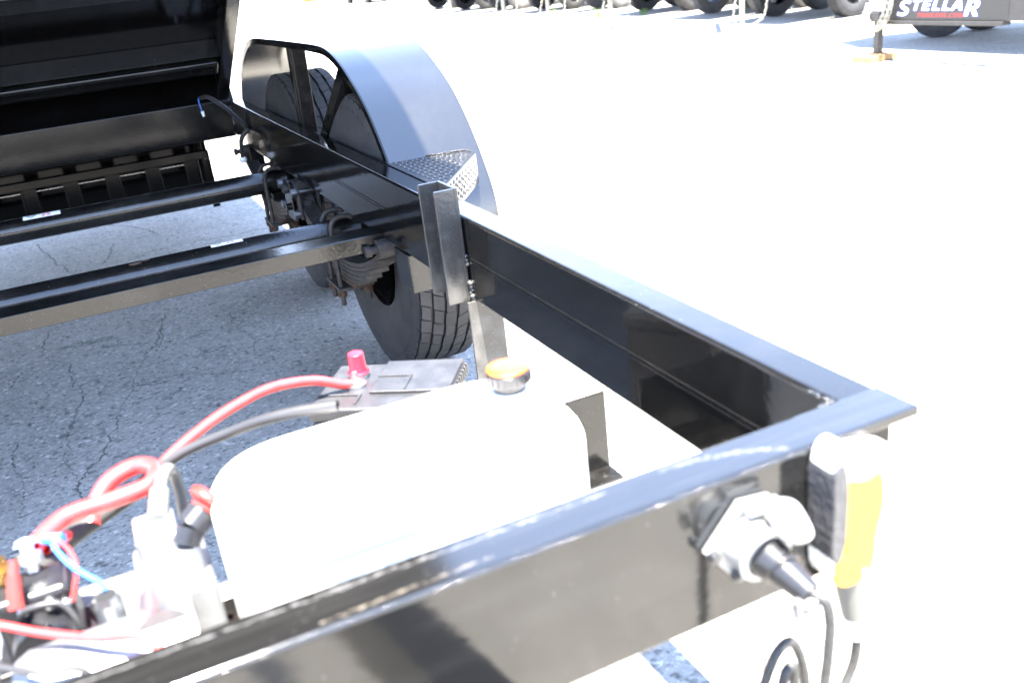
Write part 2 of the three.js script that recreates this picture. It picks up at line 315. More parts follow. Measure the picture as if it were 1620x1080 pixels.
for (const s of [1, -1]) {                          // frame rails: two tubes stacked
  const [x0, x1] = s > 0 ? [0.55, 0.60] : [mir(0.60), mir(0.55)];
  const r = part(trailer, 'frame_rail', BX(x0, x1, 0.477, 0.6296, -3.99, -0.548, 0.006), M.black);
  part(r, 'seam', s > 0 ? [BX(0.5489, 0.5505, 0.5565, 0.5578, -3.9, -0.575, 0.0005), BX(0.5491, 0.5505, 0.5500, 0.5512, -3.9, -0.575, 0.0005)] : BX(x1 - 0.0005, x1 + 0.001, 0.553, 0.5545, -3.9, -0.575, 0.0005), M.black);
  part(r, 'end_cap', BX(x0 + 0.002, x1 - 0.002, 0.48, 0.627, -3.996, -3.9902, 0.002), M.black);
}
{ // front beam with scraped paint on its top
  const W = 2048, H = 256, a = new Float32Array(W * H), b1 = valueNoise(256, 20, 77);
  const col = new Float32Array(W * H * 3);
  for (let i = 0; i < W * H; i++) { const x = i % W, y = (i / W) | 0, v = 0.006 + 0.008 * Math.max(0, b1[(y % 256) * 256 + (x >> 3)] - 0.5); col[i * 3] = v; col[i * 3 + 1] = v; col[i * 3 + 2] = v; }
  const blot = (x, y, rx, ry, c, k) => { for (let yy = Math.floor(y - ry); yy <= y + ry; yy++) for (let xx = Math.floor(x - rx); xx <= x + rx; xx++) { if (yy < 0 || yy >= H || xx < 0 || xx >= W) continue; if (((xx - x) / rx) ** 2 + ((yy - y) / ry) ** 2 > 1) continue; const i = (yy * W + xx) * 3; for (let q = 0; q < 3; q++) col[i + q] += (c[q] - col[i + q]) * k; } };
  // u: x -0.92 .. 0.60, v: 0 back edge .. 0.5 front edge of the top; metal scrape along the back half
  const U = x => (x + 0.92) / 1.52 * W, Zv = z => (z + 0.571) / 0.05 * 128;
  for (let k = 0; k < 420; k++) { const x = R(-0.12, 0.30), t = (x + 0.12) / 0.42; blot(U(x), Zv(-0.5585 - 0.001 * t + R(-1, 1) * 0.0024 * (0.4 + t)), R(1, 7), R(0.5, 1.4), (q => [q, q, q * 1.02])(R(0.02, 0.12)), 0.7); }
  for (let k = 0; k < 130; k++) { const x = R(0.06, 0.19); blot(U(x), Zv(-0.5295 - (x - 0.06) * 0.03 + R(-1, 1) * 0.0016), R(1, 5), R(0.6, 1.6), (q => [q, q * 0.88, q * 0.74])(R(0.02, 0.12)), 0.65); }
  for (let k = 0; k < 200; k++) { const t = rnd(); blot(U(0.355 + 0.105 * t), Zv(-0.561 + 0.03 * t * t + R(-1, 1) * 0.003), R(1, 6), R(0.8, 2.4), (q => [q, q, q])(R(0.015, 0.07)), 0.7); }
  for (let k = 0; k < 420; k++) blot(R(0, W), R(0, H), R(0.4, 1.1), R(0.4, 1), (q => [q, q * 0.97, q * 0.92])(R(0.02, 0.14)), 0.8);
  const map = dataTex(W, H, d => { for (let i = 0; i < W * H; i++) { for (let c = 0; c < 3; c++) d[i * 4 + c] = toS(col[i * 3 + c]); d[i * 4 + 3] = 255; } }, true);
  const mat = enamel(map, 0.11, 0.00012, 1.62); mat.bumpMap = peel; 
  const g = merge([BX(-0.92, 0.508, 0.492, 0.63, -0.571, -0.521, 0.005), BX(0.500, 0.602, 0.619, 0.6298, -0.571, -0.5212, 0.003)]), p = g.attributes.position, n = g.attributes.normal, uv = g.attributes.uv;
  for (let i = 0; i < p.count; i++) { const up = n.getY(i) > 0.5; uv.setXY(i, (p.getX(i) + 0.92) / 1.52, up ? 0.005 + (p.getZ(i) + 0.571) / 0.05 * 0.49 : 0.52 + (p.getY(i) - 0.492) / 0.138 * 0.47); }
  g.translate(-trailer.position.x, 0, -trailer.position.z);
  const m = new THREE.Mesh(g, mat); m.name = 'front_beam'; m.castShadow = m.receiveShadow = true; trailer.add(m);
  part(m, 'weld_bead', [...beads([0.535, 0.626, -0.574], [0.548, 0.628, -0.576], 7, 0.0026), ...beads([0.548, 0.628, -0.60], [0.548, 0.628, -0.578], 8, 0.0026), ...beads([0.549, 0.50, -0.573], [0.549, 0.628, -0.573], 26, 0.003)], M.dusty);
}
for (const s of [1, -1]) {                          // a-frame tongue legs run forward from the beam
  const x0 = s > 0 ? 0.20 : mir(0.20), A = V(x0, 0.436, -0.60), B = V(CX + 0.05 * s, 0.436, 1.05), d = B.clone().sub(A), L = d.length();
  const g = BX(-0.025, 0.025, -0.05, 0.05, 0, L, 0.006).applyQuaternion(new THREE.Quaternion().setFromUnitVectors(V(0, 0, 1), d.normalize())).translate(A.x, A.y, A.z);
  part(trailer, 'tongue_leg', g, M.black);
}
part(trailer, 'coupler', [BX(CX - 0.07, CX + 0.07, 0.38, 0.49, 1.04, 1.18, 0.01), CY([CX, 0.42, 1.17], [CX, 0.49, 1.17], 0.05, 0.03), BX(CX - 0.02, CX + 0.02, 0.47, 0.53, 1.08, 1.16, 0.01)], M.steel);
part(trailer, 'jack_post', [CY([CX, 0.06, 0.55], [CX, 0.85, 0.55], 0.03), CY([CX, 0, 0.55], [CX, 0.012, 0.55], 0.08), CY([CX, 0.012, 0.55], [CX, 0.07, 0.55], 0.02), BX(CX - 0.14, CX + 0.14, 0.40, 0.46, 0.50, 0.60, 0.005)], M.black);

{ const m = part(trailer, 'rear_crossmember', BX(mir(0.548), 0.548, 0.490, 0.637, -3.95, -3.90, 0.006), M.satin);
  part(m, 'seam', BX(mir(0.546), 0.546, 0.562, 0.5635, -3.9005, -3.8988, 0.0005), M.satin);
  part(m, 'weld_bead', beads([0.547, 0.495, -3.898], [0.547, 0.635, -3.898], 16, 0.004), M.black); }
part(trailer, 'angle_crossmember', [BX(mir(0.549), 0.549, 0.452, 0.4895, -1.985, -1.980, 0.0015), BX(mir(0.549), 0.549, 0.484, 0.4893, -2.055, -1.9855, 0.0015)], M.dusty);

// axles, springs, hangers, wheels
const decal = (() => {
  const c = document.createElement('canvas'); c.width = 256; c.height = 64; const x = c.getContext('2d');
  x.fillStyle = '#eef0f4'; x.fillRect(0, 0, 256, 64);
  x.strokeStyle = '#2c4a44'; x.lineWidth = 9; x.beginPath(); x.moveTo(24, 14); x.lineTo(56, 46); x.lineTo(92, 14); x.stroke(); x.fillStyle = '#2c4a44'; x.fillRect(22, 10, 72, 8);
  x.fillStyle = '#b3122a'; x.font = 'bold 60px sans-serif'; x.fillText('25', 124, 54); x.fillRect(108, 12, 18, 9);
  const t = new THREE.CanvasTexture(c); t.colorSpace = THREE.SRGBColorSpace; return ST({ map: t, roughness: 0.45 });
})();
function sticker(parent, xa, xb, y, z, r, a0, a1) { // curved on the tube, angles from straight up towards the front
  const n = 8, pos = [], uv = [], idx = [], cx = parent;
  for (let i = 0; i <= n; i++) { const a = a0 + (a1 - a0) * i / n; for (const [x, u] of [[xa, 0], [xb, 1]]) { pos.push(x - trailer.position.x, y + r * Math.cos(a), z + r * Math.sin(a) - trailer.position.z); uv.push(u, 1 - i / n); } }
  for (let i = 0; i < n; i++) idx.push(i * 2, i * 2 + 2, i * 2 + 1, i * 2 + 1, i * 2 + 2, i * 2 + 3);
  const g = new THREE.BufferGeometry(); g.setAttribute('position', new THREE.Float32BufferAttribute(pos, 3)); g.setAttribute('uv', new THREE.Float32BufferAttribute(uv, 2)); g.setIndex(idx); g.computeVertexNormals();
  const m = new THREE.Mesh(g, decal); m.name = 'sticker'; m.castShadow = m.receiveShadow = true; parent.add(m);
}
const AY = 0.402, AR = 0.038;
[[-2.40, 0.215, 0.295], [-3.28, -0.245, -0.135]].forEach(([z, sa, sb], i) => {
  const ax = part(trailer, 'axle', CY([mir(0.62), AY, z], [0.62, AY, z], AR, AR, 40), M.dusty);
  sticker(ax, sa, sb, AY, z, AR + 0.0008, i ? -0.05 : -0.30, i ? 0.62 : 0.36);
  if (!i) part(ax, 'rust_patch', [SP(0.03, AY + 0.0355, z + 0.009, 0.018, 1, 0.15, 0.45, 9), SP(0.055, AY + 0.0375, z + 0.003, 0.012, 1, 0.15, 0.5, 9)], M.rust);
  for (const s of [1, -1]) {
    const X = x => s > 0 ? x : mir(x), B = (x0, x1, ...r) => s > 0 ? BX(x0, x1, ...r) : BX(mir(x1), mir(x0), ...r);
    part(ax, 'brake_drum', [CY([X(0.585), AY, z], [X(0.645), AY, z], 0.135, 0.135, 40), CY([X(0.575), AY, z], [X(0.586), AY, z], 0.145, 0.145, 40)], M.black);
    wheel(trailer, [X(0.712), 0.377, z], s, bigTyre, M.rubber, M.black, i ? 0.4 : 0.1);
    // leaf spring, arched ends up
    const sp = new THREE.Group(); sp.name = 'leaf_spring'; trailer.add(sp);
    const arc = (half, y0, t) => { const n = 12, gs = []; for (let k = 0; k < n; k++) { const u0 = -half + 2 * half * k / n, u1 = -half + 2 * half * (k + 1) / n, f = u => y0 + 0.55 * u * u; const a = V(X(0.553), f(u0), z + u0), b = V(X(0.553), f(u1), z + u1), d = b.clone().sub(a), L = d.length(); gs.push(BX(-0.0225, 0.0225, -t / 2, t / 2, 0, L + 0.001, 0).applyQuaternion(new THREE.Quaternion().setFromUnitVectors(V(0, 0, 1), d.normalize())).translate(a.x, a.y, a.z)); } return gs; };
    [0.43, 0.40, 0.33, 0.26, 0.20, 0.14].forEach((half, k) => part(sp, 'leaf', arc(half, 0.340 - k * 0.0118, 0.0105), k > 4 ? M.rust : M.leaf));
    part(sp, 'spring_seat', B(0.528, 0.578, 0.346, 0.372, z - 0.06, z + 0.06, 0.003), M.black);
    part(sp, 'tie_plate', B(0.505, 0.602, 0.258, 0.268, z - 0.07, z + 0.07, 0.003), M.leaf);
    for (const dz of [-0.045, 0.045]) part(sp, 'u_bolt', [TU([[X(0.516), 0.215, z + dz], [X(0.516), 0.30, z + dz], [X(0.516), 0.40, z + dz], [X(0.520), 0.438, z + dz], [X(0.535), 0.453, z + dz], [X(0.570), 0.453, z + dz], [X(0.586), 0.438, z + dz], [X(0.590), 0.40, z + dz], [X(0.590), 0.30, z + dz], [X(0.590), 0.215, z + dz]], 0.0068, 10, 60)], M.leaf);
    for (const dz of [-0.045, 0.045]) for (const x of [0.516, 0.590]) part(sp, 'nut', CY([X(x), 0.240, z + dz], [X(x), 0.2575, z + dz], 0.013, 0.013, 6), M.rust);
    for (const dz of [-0.43, 0.43]) part(sp, 'spring_eye', [CY([X(0.528), 0.457, z + dz], [X(0.578), 0.457, z + dz], 0.022), CY([X(0.512), 0.457, z + dz], [X(0.594), 0.457, z + dz], 0.009), CY([X(0.500), 0.457, z + dz], [X(0.512), 0.457, z + dz], 0.014, 0.014, 6)], M.leaf);
  }
});
for (const s of [1, -1]) {
  const B = (x0, x1, ...r) => s > 0 ? BX(x0, x1, ...r) : BX(mir(x1), mir(x0), ...r), X = x => s > 0 ? x : mir(x);
  for (const [z0, z1, yb] of [[-2.0, -1.81, 0.395], [-3.80, -3.66, 0.40]])
    part(trailer, 'spring_hanger', [B(0.548, 0.554, yb, 0.4765, z0 + 0.1, z1, 0.002), B(0.594, 0.600, yb, 0.4765, z0, z1, 0.002), B(0.548, 0.6, yb - 0.004, 0.4764, z1 + 0.0002, z1 + 0.0062, 0.002)], M.dusty);
  // equalizer between the two springs
  const eq = part(trailer, 'equalizer', [B(0.535, 0.571, 0.385, 0.43, -2.93, -2.75, 0.012), CY([X(0.53), 0.40, -2.84], [X(0.576), 0.40, -2.84], 0.03)], M.leaf);
  for (const z of [-2.93, -2.75]) for (const x of [0.522, 0.580]) part(eq, 'shackle', [s > 0 ? BX(x, x + 0.006, 0.375, 0.475, z - 0.017, z + 0.017, 0.002) : BX(mir(x + 0.006), mir(x), 0.375, 0.475, z - 0.017, z + 0.017, 0.002)], M.leaf);
  for (const z of [-2.93, -2.75]) part(eq, 'bolt', [CY([X(0.507), 0.457, z], [X(0.60), 0.457, z], 0.008), CY([X(0.505), 0.457, z], [X(0.521), 0.457, z], 0.0135, 0.0135, 6), CY([X(0.505), 0.392, z], [X(0.521), 0.392, z], 0.0135, 0.0135, 6)], M.bolt);
  part(eq, 'hanger_plate', [B(0.512, 0.5185, 0.36, 0.4765, -2.885, -2.795, 0.003), B(0.588, 0.5945, 0.36, 0.4765, -2.885, -2.795, 0.003), CY([X(0.50), 0.40, -2.84], [X(0.606), 0.40, -2.84], 0.011)], M.black);
}
// brake wiring along the far rail
part(trailer, 'conduit', [TU([[0.44, 0.66, -3.86], [0.46, 0.665, -3.8], [0.50, 0.63, -3.74], [0.53, 0.59, -3.66], [0.545, 0.556, -3.55]], 0.008, 10), TU([[0.53, 0.57, -3.45], [0.505, 0.54, -3.47], [0.50, 0.50, -3.5], [0.50, 0.46, -3.52]], 0.008, 10)], M.sheath);
part(trailer, 'wire', [TU([[0.44, 0.655, -3.86], [0.43, 0.66, -3.85], [0.428, 0.64, -3.84], [0.432, 0.61, -3.84]], 0.002, 8)], M.blue);
part(trailer, 'wire_tip', [CY([0.432, 0.612, -3.84], [0.434, 0.592, -3.84], 0.006, 0.004, 8), SP(0.50, 0.455, -3.52, 0.014)], M.white);

// fenders
const FP = [[-1.95, 0.40], [-1.957, 0.49], [-1.97, 0.538], [-2.008, 0.60], [-2.045, 0.65], [-2.085, 0.695], [-2.135, 0.742], [-2.19, 0.78], [-2.24, 0.807], [-2.30, 0.836], [-2.37, 0.859], [-2.44, 0.872], [-2.52, 0.876], [-2.83, 0.877], [-3.15, 0.876], [-3.43, 0.870], [-3.55, 0.852], [-3.66, 0.815], [-3.76, 0.765], [-3.85, 0.705], [-3.92, 0.635], [-3.965, 0.55], [-3.985, 0.47], [-3.99, 0.42]];
function sheet(x0, x1, pts, t) { // bent sheet metal between x0 and x1 along a profile in z,y
  const c = new THREE.CatmullRomCurve3(pts.map(([z, y]) => V(0, y, z)), false, 'centripetal').getPoints(90), pos = [], nor = [];
  const n = c.map((p, i) => { const a = c[Math.max(0, i - 1)], b = c[Math.min(c.length - 1, i + 1)], d = b.clone().sub(a).normalize(); return V(0, -d.z, d.y); });
  const put = (v, m) => { pos.push(v.x, v.y, v.z); nor.push(m.x, m.y, m.z); };
  const quad = (a, b, d, e, na, nb, nd, ne) => { put(a, na); put(b, nb); put(d, nd); put(a, na); put(d, nd); put(e, ne); };
  const at = (i, x, k) => V(x, c[i].y + n[i].y * k, c[i].z + n[i].z * k);
  for (let i = 0; i + 1 < c.length; i++) {
    const m0 = n[i], m1 = n[i + 1], r0 = m0.clone().negate(), r1 = m1.clone().negate();
    quad(at(i, x0, 0), at(i, x1, 0), at(i + 1, x1, 0), at(i + 1, x0, 0), m0, m0, m1, m1);
    quad(at(i, x1, -t), at(i, x0, -t), at(i + 1, x0, -t), at(i + 1, x1, -t), r0, r0, r1, r1);
    for (const [x, q] of [[x0, V(-1, 0, 0)], [x1, V(1, 0, 0)]]) quad(at(i, x, 0), at(i + 1, x, 0), at(i + 1, x, -t), at(i, x, -t), q, q, q, q);
  }
  for (const i of [0, c.length - 1]) quad(at(i, x0, 0), at(i, x1, 0), at(i, x1, -t), at(i, x0, -t), V(0, -1, 0), V(0, -1, 0), V(0, -1, 0), V(0, -1, 0));
  const g = new THREE.BufferGeometry(); g.setAttribute('position', new THREE.Float32BufferAttribute(pos, 3)); g.setAttribute('normal', new THREE.Float32BufferAttribute(nor, 3)); return g;
}
for (const s of [1, -1]) {
  const S = (x0, x1, p, t) => s > 0 ? sheet(x0, x1, p, t) : sheet(mir(x1), mir(x0), p, t), X = x => s > 0 ? x : mir(x);
  const B = (x0, x1, ...r) => s > 0 ? BX(x0, x1, ...r) : BX(mir(x1), mir(x0), ...r);
  const f = part(trailer, 'fender', S(0.606, 0.824, FP, 0.004), M.fenderPaint);
  part(f, 'inner_lip', S(0.6015, 0.6058, FP.slice(2, -3), 0.020), M.black);
  part(f, 'outer_lip', S(0.8242, 0.829, FP, 0.026), M.fenderPaint);
  const bar = (z0, z1, y1, w) => { const a = V(X(0.612), 0.60, z0), b = V(X(0.612), y1, z1), d = b.clone().sub(a), L = d.length(); return BX(-0.004, 0.004, 0, L, -w / 2, w / 2, 0.001).applyQuaternion(new THREE.Quaternion().setFromUnitVectors(V(0, 1, 0), d.normalize())).translate(a.x, a.y, a.z); };
  const ang = (z0, z1, y1, w) => { const a = V(X(0.612), 0.60, z0), b = V(X(0.612), y1, z1), d = b.clone().sub(a), L = d.length(); return BX(0.004, 0.045, 0, L, w / 2 - 0.005, w / 2, 0.001).scale(s, 1, 1).applyQuaternion(new THREE.Quaternion().setFromUnitVectors(V(0, 1, 0), d.normalize())).translate(a.x, a.y, a.z); };
  part(f, 'brace', [bar(-2.93, -2.90, 0.868, 0.034), ...(s > 0 ? [ang(-2.93, -2.90, 0.868, 0.034)] : [])], M.dusty);
  part(f, 'brace', [bar(-2.68, -2.315, 0.826, 0.036), ...(s > 0 ? [ang(-2.68, -2.315, 0.826, 0.036)] : [])], M.black);
  // diamond plate step
  const tri = [[0.6005, -2.055], [0.782, -2.02], [0.788, -1.955], [0.6005, -1.685]];
  const sh = new THREE.Shape(tri.map(([x, z]) => new THREE.Vector2(X(x), -z)));
  const step = part(f, 'step', new THREE.ExtrudeGeometry(sh, { depth: 0.066, bevelEnabled: true, bevelSize: 0.0012, bevelThickness: 0.0012, bevelSegments: 1 }).rotateX(-Math.PI / 2).translate(0, 0.5635, 0), M.fenderPaint);
  if (s > 0) {
    const bars = [], inside = (x, z) => { const t = (x - 0.607) / (0.782 - 0.607); return x > 0.612 && x < 0.776 && z > -2.03 + 0.02 * t && z < -1.70 - 0.262 * t; };
    for (let i = 0; i < 18; i++) for (let j = 0; j < 30; j++) { const x = 0.605 + i * 0.0125, z = -2.05 + j * 0.0145 + (i % 2) * 0.007; if (inside(x, z)) bars.push(SP(0, 0, 0, 0.0058, 1, 0.28, 0.3, 6).rotateY((i + j) % 2 ? 0.785 : -0.785).translate(x, 0.6309, z)); }
    const a = V(0.6005, 0, -1.685), d = V(0.788 - 0.6005, 0, -1.955 + 1.685), L = d.length(), u = d.clone().normalize(), nn = V(-u.z, 0, u.x).multiplyScalar(-1); if (nn.z < 0) nn.negate();
    for (let i = 0; i < 22; i++) for (let j = 0; j < 4; j++) { const t = 0.012 + i * 0.0145; if (t > L - 0.006) continue; const y = 0.5735 + j * 0.0155 + (i % 2) * 0.006; if (y > 0.625) continue; const g = SP(0, 0, 0, 0.0062, 1, 0.32, 0.3, 6).rotateZ((i + j) % 2 ? 0.9 : -0.9); g.rotateY(-Math.atan2(u.z, u.x)); bars.push(g.translate(a.x + u.x * t + nn.x * 0.001, y, a.z + u.z * t + nn.z * 0.001)); }
    part(step, 'tread_lugs', bars, M.fenderPaint).userData.kind = 'stuff';
    part(step, 'weld_bead', [...beads([0.70, 0.632, -2.03], [0.79, 0.632, -2.012], 26, 0.0032), ...beads([0.792, 0.575, -1.965], [0.792, 0.63, -2.0], 12, 0.003)], M.dusty);
  }
}
// stake post, gusset and tray inside the far rail
{
  const p = part(trailer, 'stake_post', [BX(0.5415, 0.5475, 0.475, 0.68, -1.545, -1.46, 0.001), BX(0.505, 0.5413, 0.475, 0.68, -1.545, -1.5385, 0.001), BX(0.505, 0.5413, 0.475, 0.68, -1.4665, -1.46, 0.001)], M.chalky);
  part(p, 'weld_bead', beads([0.548, 0.545, -1.457], [0.548, 0.56, -1.457], 6, 0.004), M.chalky);
  part(p, 'weld_bead', [...beads([0.549, 0.485, -1.456], [0.549, 0.51, -1.456], 8, 0.005)], M.chalky);
  part(trailer, 'gusset_plate', [BX(0.535, 0.600, 0.30, 0.4765, -1.452, -1.446, 0.001), BX(0.5965, 0.6025, 0.30, 0.4765, -1.52, -1.4525, 0.001)], M.chalky);
  const t = part(trailer, 'equipment_tray', [BX(-0.62, 0.40, 0.386, 0.390, -0.95, -0.70, 0.001), BX(0.4002, 0.523, 0.386, 0.390, -0.95, -0.915, 0.001), BX(0.10, 0.523, 0.3852, 0.50, -0.9545, -0.9502, 0.001)], M.dusty);
  part(t, 'support_bar', [BX(mir(0.549), 0.549, 0.345, 0.3855, -0.80, -0.76, 0.003)], M.satin);
}

// dump bed: its own frame (x across, y up off the floor beams, z towards the front), then tipped up about the rear hinge
const bed = new THREE.Group(); bed.name = 'dump_bed'; trailer.add(bed);
bed.position.set(-trailer.position.x, 0.66, -3.98 - trailer.position.z); bed.rotation.x = -27 * Math.PI / 180;
{
  const xr = 0.574, xl = mir(0.574), Lb = 3.34;
  for (const [a, b] of [[0.525, xr], [xl, mir(0.525)]]) bit(bed, 'side_beam', BX(a, b, 0, 0.10, -0.02, Lb, 0.005), M.satin);
  for (const z of [0.17, 0.81, 1.40, 1.99, 2.58, 3.17]) bit(bed, 'cross_tube', BX(mir(0.524), 0.524, 0.002, 0.079, z, z + 0.095, 0.012), M.black);
  for (const z of [0.313, 0.953]) bit(bed, 'stiffener', BX(mir(0.524), 0.524, 0.010, 0.079, z, z + 0.006, 0.001), M.black);
  bit(bed, 'floor', BX(xl + 0.004, xr - 0.004, 0.1005, 0.105, -0.02, Lb, 0.001), M.undercoat);
  bit(bed, 'floor_backing', BX(mir(0.5245), 0.5245, 0.080, 0.099, 0.0, Lb, 0.001), M.undercoat);
  for (const [a, b] of [[xr - 0.006, xr], [xl, xl + 0.006]]) bit(bed, 'side_wall', [BX(a, b, 0.1055, 0.56, -0.02, Lb, 0.001), BX(a - 0.02, b + 0.012, 0.5605, 0.60, -0.02, Lb, 0.004)], M.undercoat);
  bit(bed, 'front_wall', BX(xl, xr, 0.1055, 0.60, Lb + 0.0005, Lb + 0.006, 0.001), M.undercoat);
  bit(bed, 'rear_skirt', BX(xl, xr, -0.07, 0.10, 0.012, 0.018, 0.001), M.undercoat);
  bit(bed, 'tailgate', BX(xl, xr, 0.106, 0.60, -0.033, -0.0215, 0.001), M.undercoat);
}
part(trailer, 'lift_cylinder', [CY([-0.62, 0.42, -1.75], [-0.62, 1.15, -1.80], 0.05), CY([-0.62, 1.15, -1.80], [-0.62, 1.74, -1.845], 0.036)], M.black);
part(trailer, 'bed_hinge', [CY([mir(0.57), 0.655, -3.985], [0.57, 0.655, -3.985], 0.017)], M.black);

part(trailer, 'tail_deck', [BX(mir(0.69), 0.69, 0.492, 0.52, -5.3, -4.02, 0.004)], M.undercoat);
// slotted ramp carrier hung under the rear
{
  const z = -4.02, c = part(trailer, 'ramp_carrier', [BX(mir(0.44), 0.44, 0.405, 0.437, z - 0.04, z, 0.003)], M.undercoat);
  part(c, 'lower_bar', [BX(mir(0.44), 0.44, 0.262, 0.29, z - 0.05, z - 0.01, 0.003)], M.undercoat);
  part(c, 'rear_bar', [BX(mir(0.44), 0.44, 0.345, 0.365, z - 0.20, z - 0.18, 0.002)], M.undercoat);
  part(c, 'top_plate', [BX(mir(0.46), 0.46, 0.375, 0.489, z - 0.26, z - 0.241, 0.002), BX(mir(0.44), 0.44, 0.22, 0.361, z - 0.33, z - 0.31, 0.002), BX(mir(0.46), 0.46, 0.482, 0.489, z - 0.2405, z + 0.06, 0.002)], M.undercoat);
  for (let k = 0; k < 9; k++) { const x = 0.335 - k * 0.155; part(c, 'upright', [BX(x, x + 0.058, 0.291, 0.404, z - 0.044, z - 0.038, 0.002), BX(x, x + 0.006, 0.291, 0.404, z - 0.0375, z - 0.008, 0.001), BX(x + 0.052, x + 0.058, 0.291, 0.404, z - 0.0375, z - 0.008, 0.001)], M.undercoat); }
  for (const x of [0.41, mir(0.44)]) { part(c, 'end_post', BX(x, x + 0.03, 0.2, 0.4045, z - 0.009, z - 0.002, 0.001), M.undercoat); part(c, 'end_post', BX(x, x + 0.03, 0.2, 0.4815, z - 0.24, z - 0.221, 0.002), M.undercoat); }
}

// ------------------------------------------------------------------ gear in the tray
function rrect(x0, x1, z0, z1, r) { const s = new THREE.Shape(); s.moveTo(x0 + r, -z1); s.lineTo(x1 - r, -z1); s.quadraticCurveTo(x1, -z1, x1, -z1 + r); s.lineTo(x1, -z0 - r); s.quadraticCurveTo(x1, -z0, x1 - r, -z0); s.lineTo(x0 + r, -z0); s.quadraticCurveTo(x0, -z0, x0, -z0 - r); s.lineTo(x0, -z1 + r); s.quadraticCurveTo(x0, -z1, x0 + r, -z1); return s; }
{
  const t = thing('oil_reservoir', 'large white plastic oil reservoir with an orange topped filler cap', 'tank', [0.2, 0.4, -0.76]);
  const b = part(t, 'tank_body', new THREE.ExtrudeGeometry(rrect(0.038, 0.367, -0.887, -0.712, 0.075), { depth: 0.148, bevelEnabled: true, bevelSize: 0.022, bevelThickness: 0.024, bevelSegments: 6, curveSegments: 16 }).rotateX(-Math.PI / 2).translate(0, 0.4255, 0), M.white);
  part(b, 'moulded_rib', [TU([[0.05, 0.5975, -0.80], [0.12, 0.598, -0.80], [0.2, 0.598, -0.80]], 0.002, 6)], M.white);
  const c = part(t, 'filler_cap', [CY([0.348, 0.597, -0.846], [0.348, 0.604, -0.846], 0.018), LA([[0.0001, 0.606], [0.0235, 0.606], [0.0245, 0.608], [0.0245, 0.618], [0.0235, 0.620], [0.0001, 0.620]], 32).translate(0.348, 0, -0.846)], M.plastic);
  part(c, 'orange_top', LA([[0.0001, 0.6202], [0.0225, 0.6202], [0.0237, 0.6215], [0.0225, 0.624], [0.014, 0.6255], [0.0001, 0.6258]], 32).translate(0.348, 0, -0.846), M.orange);
  part(c, 'grip', Array.from({ length: 20 }, (_, i) => { const a = i / 20 * 6.283; return BX(-0.0012, 0.0012, 0.608, 0.618, 0.024, 0.0256, 0.0005).rotateY(a).translate(0.348, 0, -0.846); }), M.plastic);
  const cv = document.createElement('canvas'); cv.width = 256; cv.height = 128; const x = cv.getContext('2d');
  x.fillStyle = '#aabfd8'; x.fillRect(0, 0, 256, 128); x.fillStyle = '#5f86c0'; x.fillRect(0, 0, 256, 30); x.fillStyle = '#6f90c4'; x.fillRect(150, 50, 80, 50); for (let i = 0; i < 5; i++) x.fillRect(16, 46 + i * 14, 110 - (i % 2) * 24, 5);
  const ct = new THREE.CanvasTexture(cv); ct.colorSpace = THREE.SRGBColorSpace;
  const lab = new THREE.Mesh(new THREE.BoxGeometry(0.085, 0.036, 0.0006), ST({ map: ct, roughness: 0.5 })); lab.name = 'caution_label'; lab.position.set(0.135 - 0.2, 0.552 - 0.4, -0.6896 + 0.76); t.add(lab);
}
{ // battery, turned in its place behind the reservoir
  const t = thing('battery', 'small dark grey lead battery with a red post cap behind the white reservoir', 'battery', [0.295, 0.31, -1.16]); t.rotation.y = -34 * Math.PI / 180;
  bit(t, 'case', BX(-0.0935, 0.0935, 0, 0.168, -0.07, 0.07, 0.005), M.batt);
  const lid = bit(t, 'lid', [BX(-0.096, 0.096, 0.1685, 0.188, -0.073, 0.073, 0.004), BX(-0.02, 0.094, 0.188, 0.1925, -0.072, 0.03, 0.0015)], M.batt);
  bit(lid, 'lid_ridge', [BX(-0.093, -0.03, 0.1885, 0.1905, 0.030, 0.034, 0.0008), BX(-0.034, -0.03, 0.1885, 0.1905, 0.034, 0.06, 0.0008), BX(-0.02, 0.03, 0.193, 0.1945, -0.02, -0.017, 0.0006), BX(0.028, 0.031, 0.193, 0.1945, -0.02, 0.028, 0.0006)], M.batt);
  bit(lid, 'edge_teeth', Array.from({ length: 12 }, (_, i) => BX(0.0962, 0.1, 0.172, 0.188, -0.068 + i * 0.0115, -0.0625 + i * 0.0115, 0.001)), M.batt);
  bit(t, 'terminal_post', CY([-0.052, 0.188, -0.028], [-0.052, 0.198, -0.028], 0.014), M.steel);
  bit(t, 'post_cap', [LA([[0.0001, 0.226], [0.0105, 0.226], [0.0115, 0.2245], [0.0125, 0.2005], [0.016, 0.198], [0.016, 0.196]], 24).translate(-0.052, 0, -0.028)], M.redcap, 'bright red moulded cap');
  bit(t, 'terminal_bolt', [CY([-0.045, 0.188, 0.006], [-0.045, 0.194, 0.006], 0.014), CY([-0.045, 0.194, 0.006], [-0.045, 0.200, 0.006], 0.0095, 0.0095, 6), CY([-0.045, 0.200, 0.006], [-0.045, 0.212, 0.006], 0.004)], M.steel);
  bit(t, 'hold_down_shelf', [BX(-0.09, 0.09, -0.006, -0.0005, -0.066, 0.068, 0.001), BX(-0.012, 0.012, -0.012, -0.0062, 0.03, 0.31, 0.001)], M.satin);
  // its strap reaches the tray wall
}
